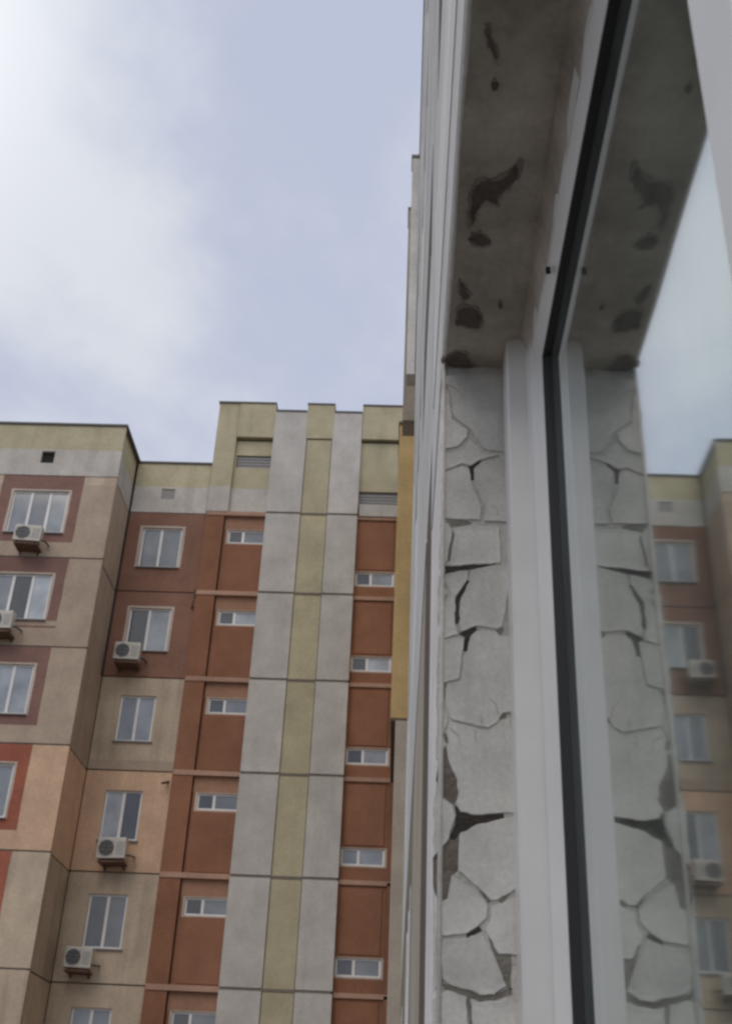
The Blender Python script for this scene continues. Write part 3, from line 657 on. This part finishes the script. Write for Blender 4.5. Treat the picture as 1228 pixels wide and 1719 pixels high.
for fi, pts in enumerate(FLAKES):
    pts = [(.168 if p[0] > .1495 else p[0], p[1]) for p in pts]
    o = ragged(pts, .0011); cx_ = sum(p[0] for p in o)/len(o); cz_ = sum(p[1] for p in o)/len(o)
    n = len(o); tx, tz = random.uniform(-.012, .012), random.uniform(-.008, .008); faint = fi < 15; d0 = (1.6027 if faint else 1.6018) + random.uniform(-.0005, .0005)
    gw = .0009 if faint else .0003
    o = [(cx_+(p[0]-cx_)*(1+gw/max(.01, math.hypot(p[0]-cx_, p[1]-cz_))), cz_+(p[1]-cz_)*(1+gw/max(.01, math.hypot(p[0]-cx_, p[1]-cz_)))) for p in o]
    curl = random.uniform(.0002, .0012)
    def fy(p): return d0 + (p[0]-cx_)*tx + (p[1]-cz_)*tz
    def shrink(d):
        r = []
        for p in o:
            l = max(.004, math.hypot(p[0]-cx_, p[1]-cz_)); s = max(.4, (l-d)/l); r.append((cx_+(p[0]-cx_)*s, cz_+(p[1]-cz_)*s))
        return r
    rings = [(o, .0009), (shrink(.0010), -curl), (shrink(.008), 0)]
    m = MB()
    for i in range(n):
        k2 = (i+1) % n
        a, b_ = o[i], o[k2]
        m.face([(a[0], fy(a)+.0009, a[1]), (b_[0], fy(b_)+.0009, b_[1]), (b_[0], 1.6044, b_[1]), (a[0], 1.6044, a[1])])
        for (r0, e0), (r1, e1) in zip(rings, rings[1:]):
            a, b_, ia, ib = r0[i], r0[k2], r1[i], r1[k2]
            m.face([(a[0], fy(a)+e0, a[1]), (b_[0], fy(b_)+e0, b_[1]), (ib[0], fy(ib)+e1, ib[1]), (ia[0], fy(ia)+e1, ia[1])])
    m.face([(p[0], fy(p), p[1]) for p in rings[2][0]])
    m.build('plaster_flake', 'flake', jamb, weld=True)
    # hairline cracks that run in from the rim
    if n > 20:
        for q in range(random.choice((1, 2, 2, 3))):
            s = random.choice(o); p = (s[0]+(cx_-s[0])*.06, s[1]+(cz_-s[1])*.06); ang = math.atan2(cz_-s[1], cx_-s[0]) + random.uniform(-.5, .5)
            line = [p]
            for k in range(random.randint(4, 8)):
                ang += random.uniform(-.6, .6); p = (p[0]+math.cos(ang)*.005, p[1]+math.sin(ang)*.005)
                if not inside(p[0], p[1], rings[2][0]): break
                line.append(p)
            if len(line) < 3: continue
            m = MB(); wd = random.uniform(.0004, .0008); prev = None
            for k, p in enumerate(line):
                w_ = wd*(1-k/len(line)*.8); y = fy(p)-.0002-(curl if k < 2 else 0)
                cur = ((p[0]-w_*.7, y, p[1]-w_), (p[0]+w_*.7, y, p[1]+w_))
                if prev: m.face([prev[0], prev[1], cur[1], cur[0]])
                prev = cur
            m.build('hairline_crack', 'substrate', jamb)
# lower, unseen rest of the jamb
boxpart('plaster_flake', 'flake', jamb, .052, .158, 1.600, 1.6044, S0+.01, .088, bevel=.002)
# outer sill
boxpart('sill', 'steel', wing, A-.05, .2, Y0, 1.6, S0, S0+.02, bevel=.003)

# ------------------------------------------------------------------ our window: fixed light with frame, gasket and glass
win = thing('window_unit', 'white plastic window with black rubber gasket, its glass mirroring the opposite block', 'window', (.21, 1.0, S0+.02))
FY0, FY1, FZ0, FZ1 = .378, 1.606, S0+.02, 1.2335
def ring(name, mat, prof, parent, smooth=False, far=1.7, top=1.0, near=1.5, bottom=1.0):
    """sweep a profile of (x, inset) round the rectangle of the light, mitred in the corners"""
    m = MB(); rows = []
    for q in prof:
        x, t_ = q[0], q[1]; zt = FZ1 - (q[2] if len(q) > 2 else t_*top)
        rows.append([(x, FY0+t_*near, FZ0+t_*bottom), (x, FY1-t_*far, FZ0+t_*bottom), (x, FY1-t_*far, zt), (x, FY0+t_*near, zt)])
    for a, b in zip(rows, rows[1:]+rows[:1]):
        for k in range(4):
            k2 = (k+1) % 4; m.face([a[k], a[k2], b[k2], b[k]])
    return m.build(name, mat, parent, weld=True)
GX = .2235
frame = ring('frame', 'pvc', [(.160, 0, -.012), (.159, .004, -.011), (.159, .040, -.010), (.162, .044, -.009), (.190, .049, -.008), (.193, .053, -.006), (.193, .068, .030), (.197, .071, .056), (.204, .0755, .070), (.2095, .080), (.27, .080), (.27, 0, -.012)], win)
ring('gasket', 'rubber', [(.2102, .0795), (.2112, .082), (.217, .0845), (GX-.0004, .0865), (GX-.0004, .0795)], win)
mb = MB(); mb.box(GX, GX+.004, FY0+.078*1.5, FY1-.078*1.7, FZ0+.078, FZ1-.078); mb.build('glass_pane', 'glass', win)
mb = MB(); mb.box(GX+.020, GX+.024, FY0+.078*1.5, FY1-.078*1.7, FZ0+.078, FZ1-.078); mb.build('glass_pane', 'glass', win)
ring('spacer', 'rubber', [(GX+.0045, .070), (GX+.0045, .0875), (GX+.0195, .0875), (GX+.0195, .070)], win)
boxpart('mullion', 'palepvc', win, .157, .272, .25, .3775, FZ0, FZ1, bevel=.004)  # same plastic as the frame; its stronger light is put into a paler colour
mb = MB(); mb.tube((.197, 1.276, 1.1665), (.197, 1.276, 1.158), .004, 10); mb.build('drain_hole', 'rubber', win)
# opened casement, swung into the room
boxpart('casement_stile', 'pvc', win, .272, .9, Y0+.02, Y0+.08, FZ0, FZ1, bevel=.004)

# ------------------------------------------------------------------ the room behind the window
mb = MB()
mb.box(A+.43, 3.6, -1.7, -1.6, -1.1, 1.6); mb.box(A+.43, 3.6, 2.5, 2.6, -1.1, 1.6); mb.box(3.6, 3.7, -1.7, 2.6, -1.1, 1.6)
mb.box(A+.43, 3.7, -1.7, 2.6, 1.6, 1.7); mb.box(A+.43, 3.7, -1.7, 2.6, -1.2, -1.1)
room = mb.build('room_walls', 'room'); room['kind'] = 'structure'

# ------------------------------------------------------------------ lift everything so that the yard lies at z = 0
for o in list(C.objects):
    if o.parent is None and o.type in ('MESH', 'EMPTY'): o.location.z += UP
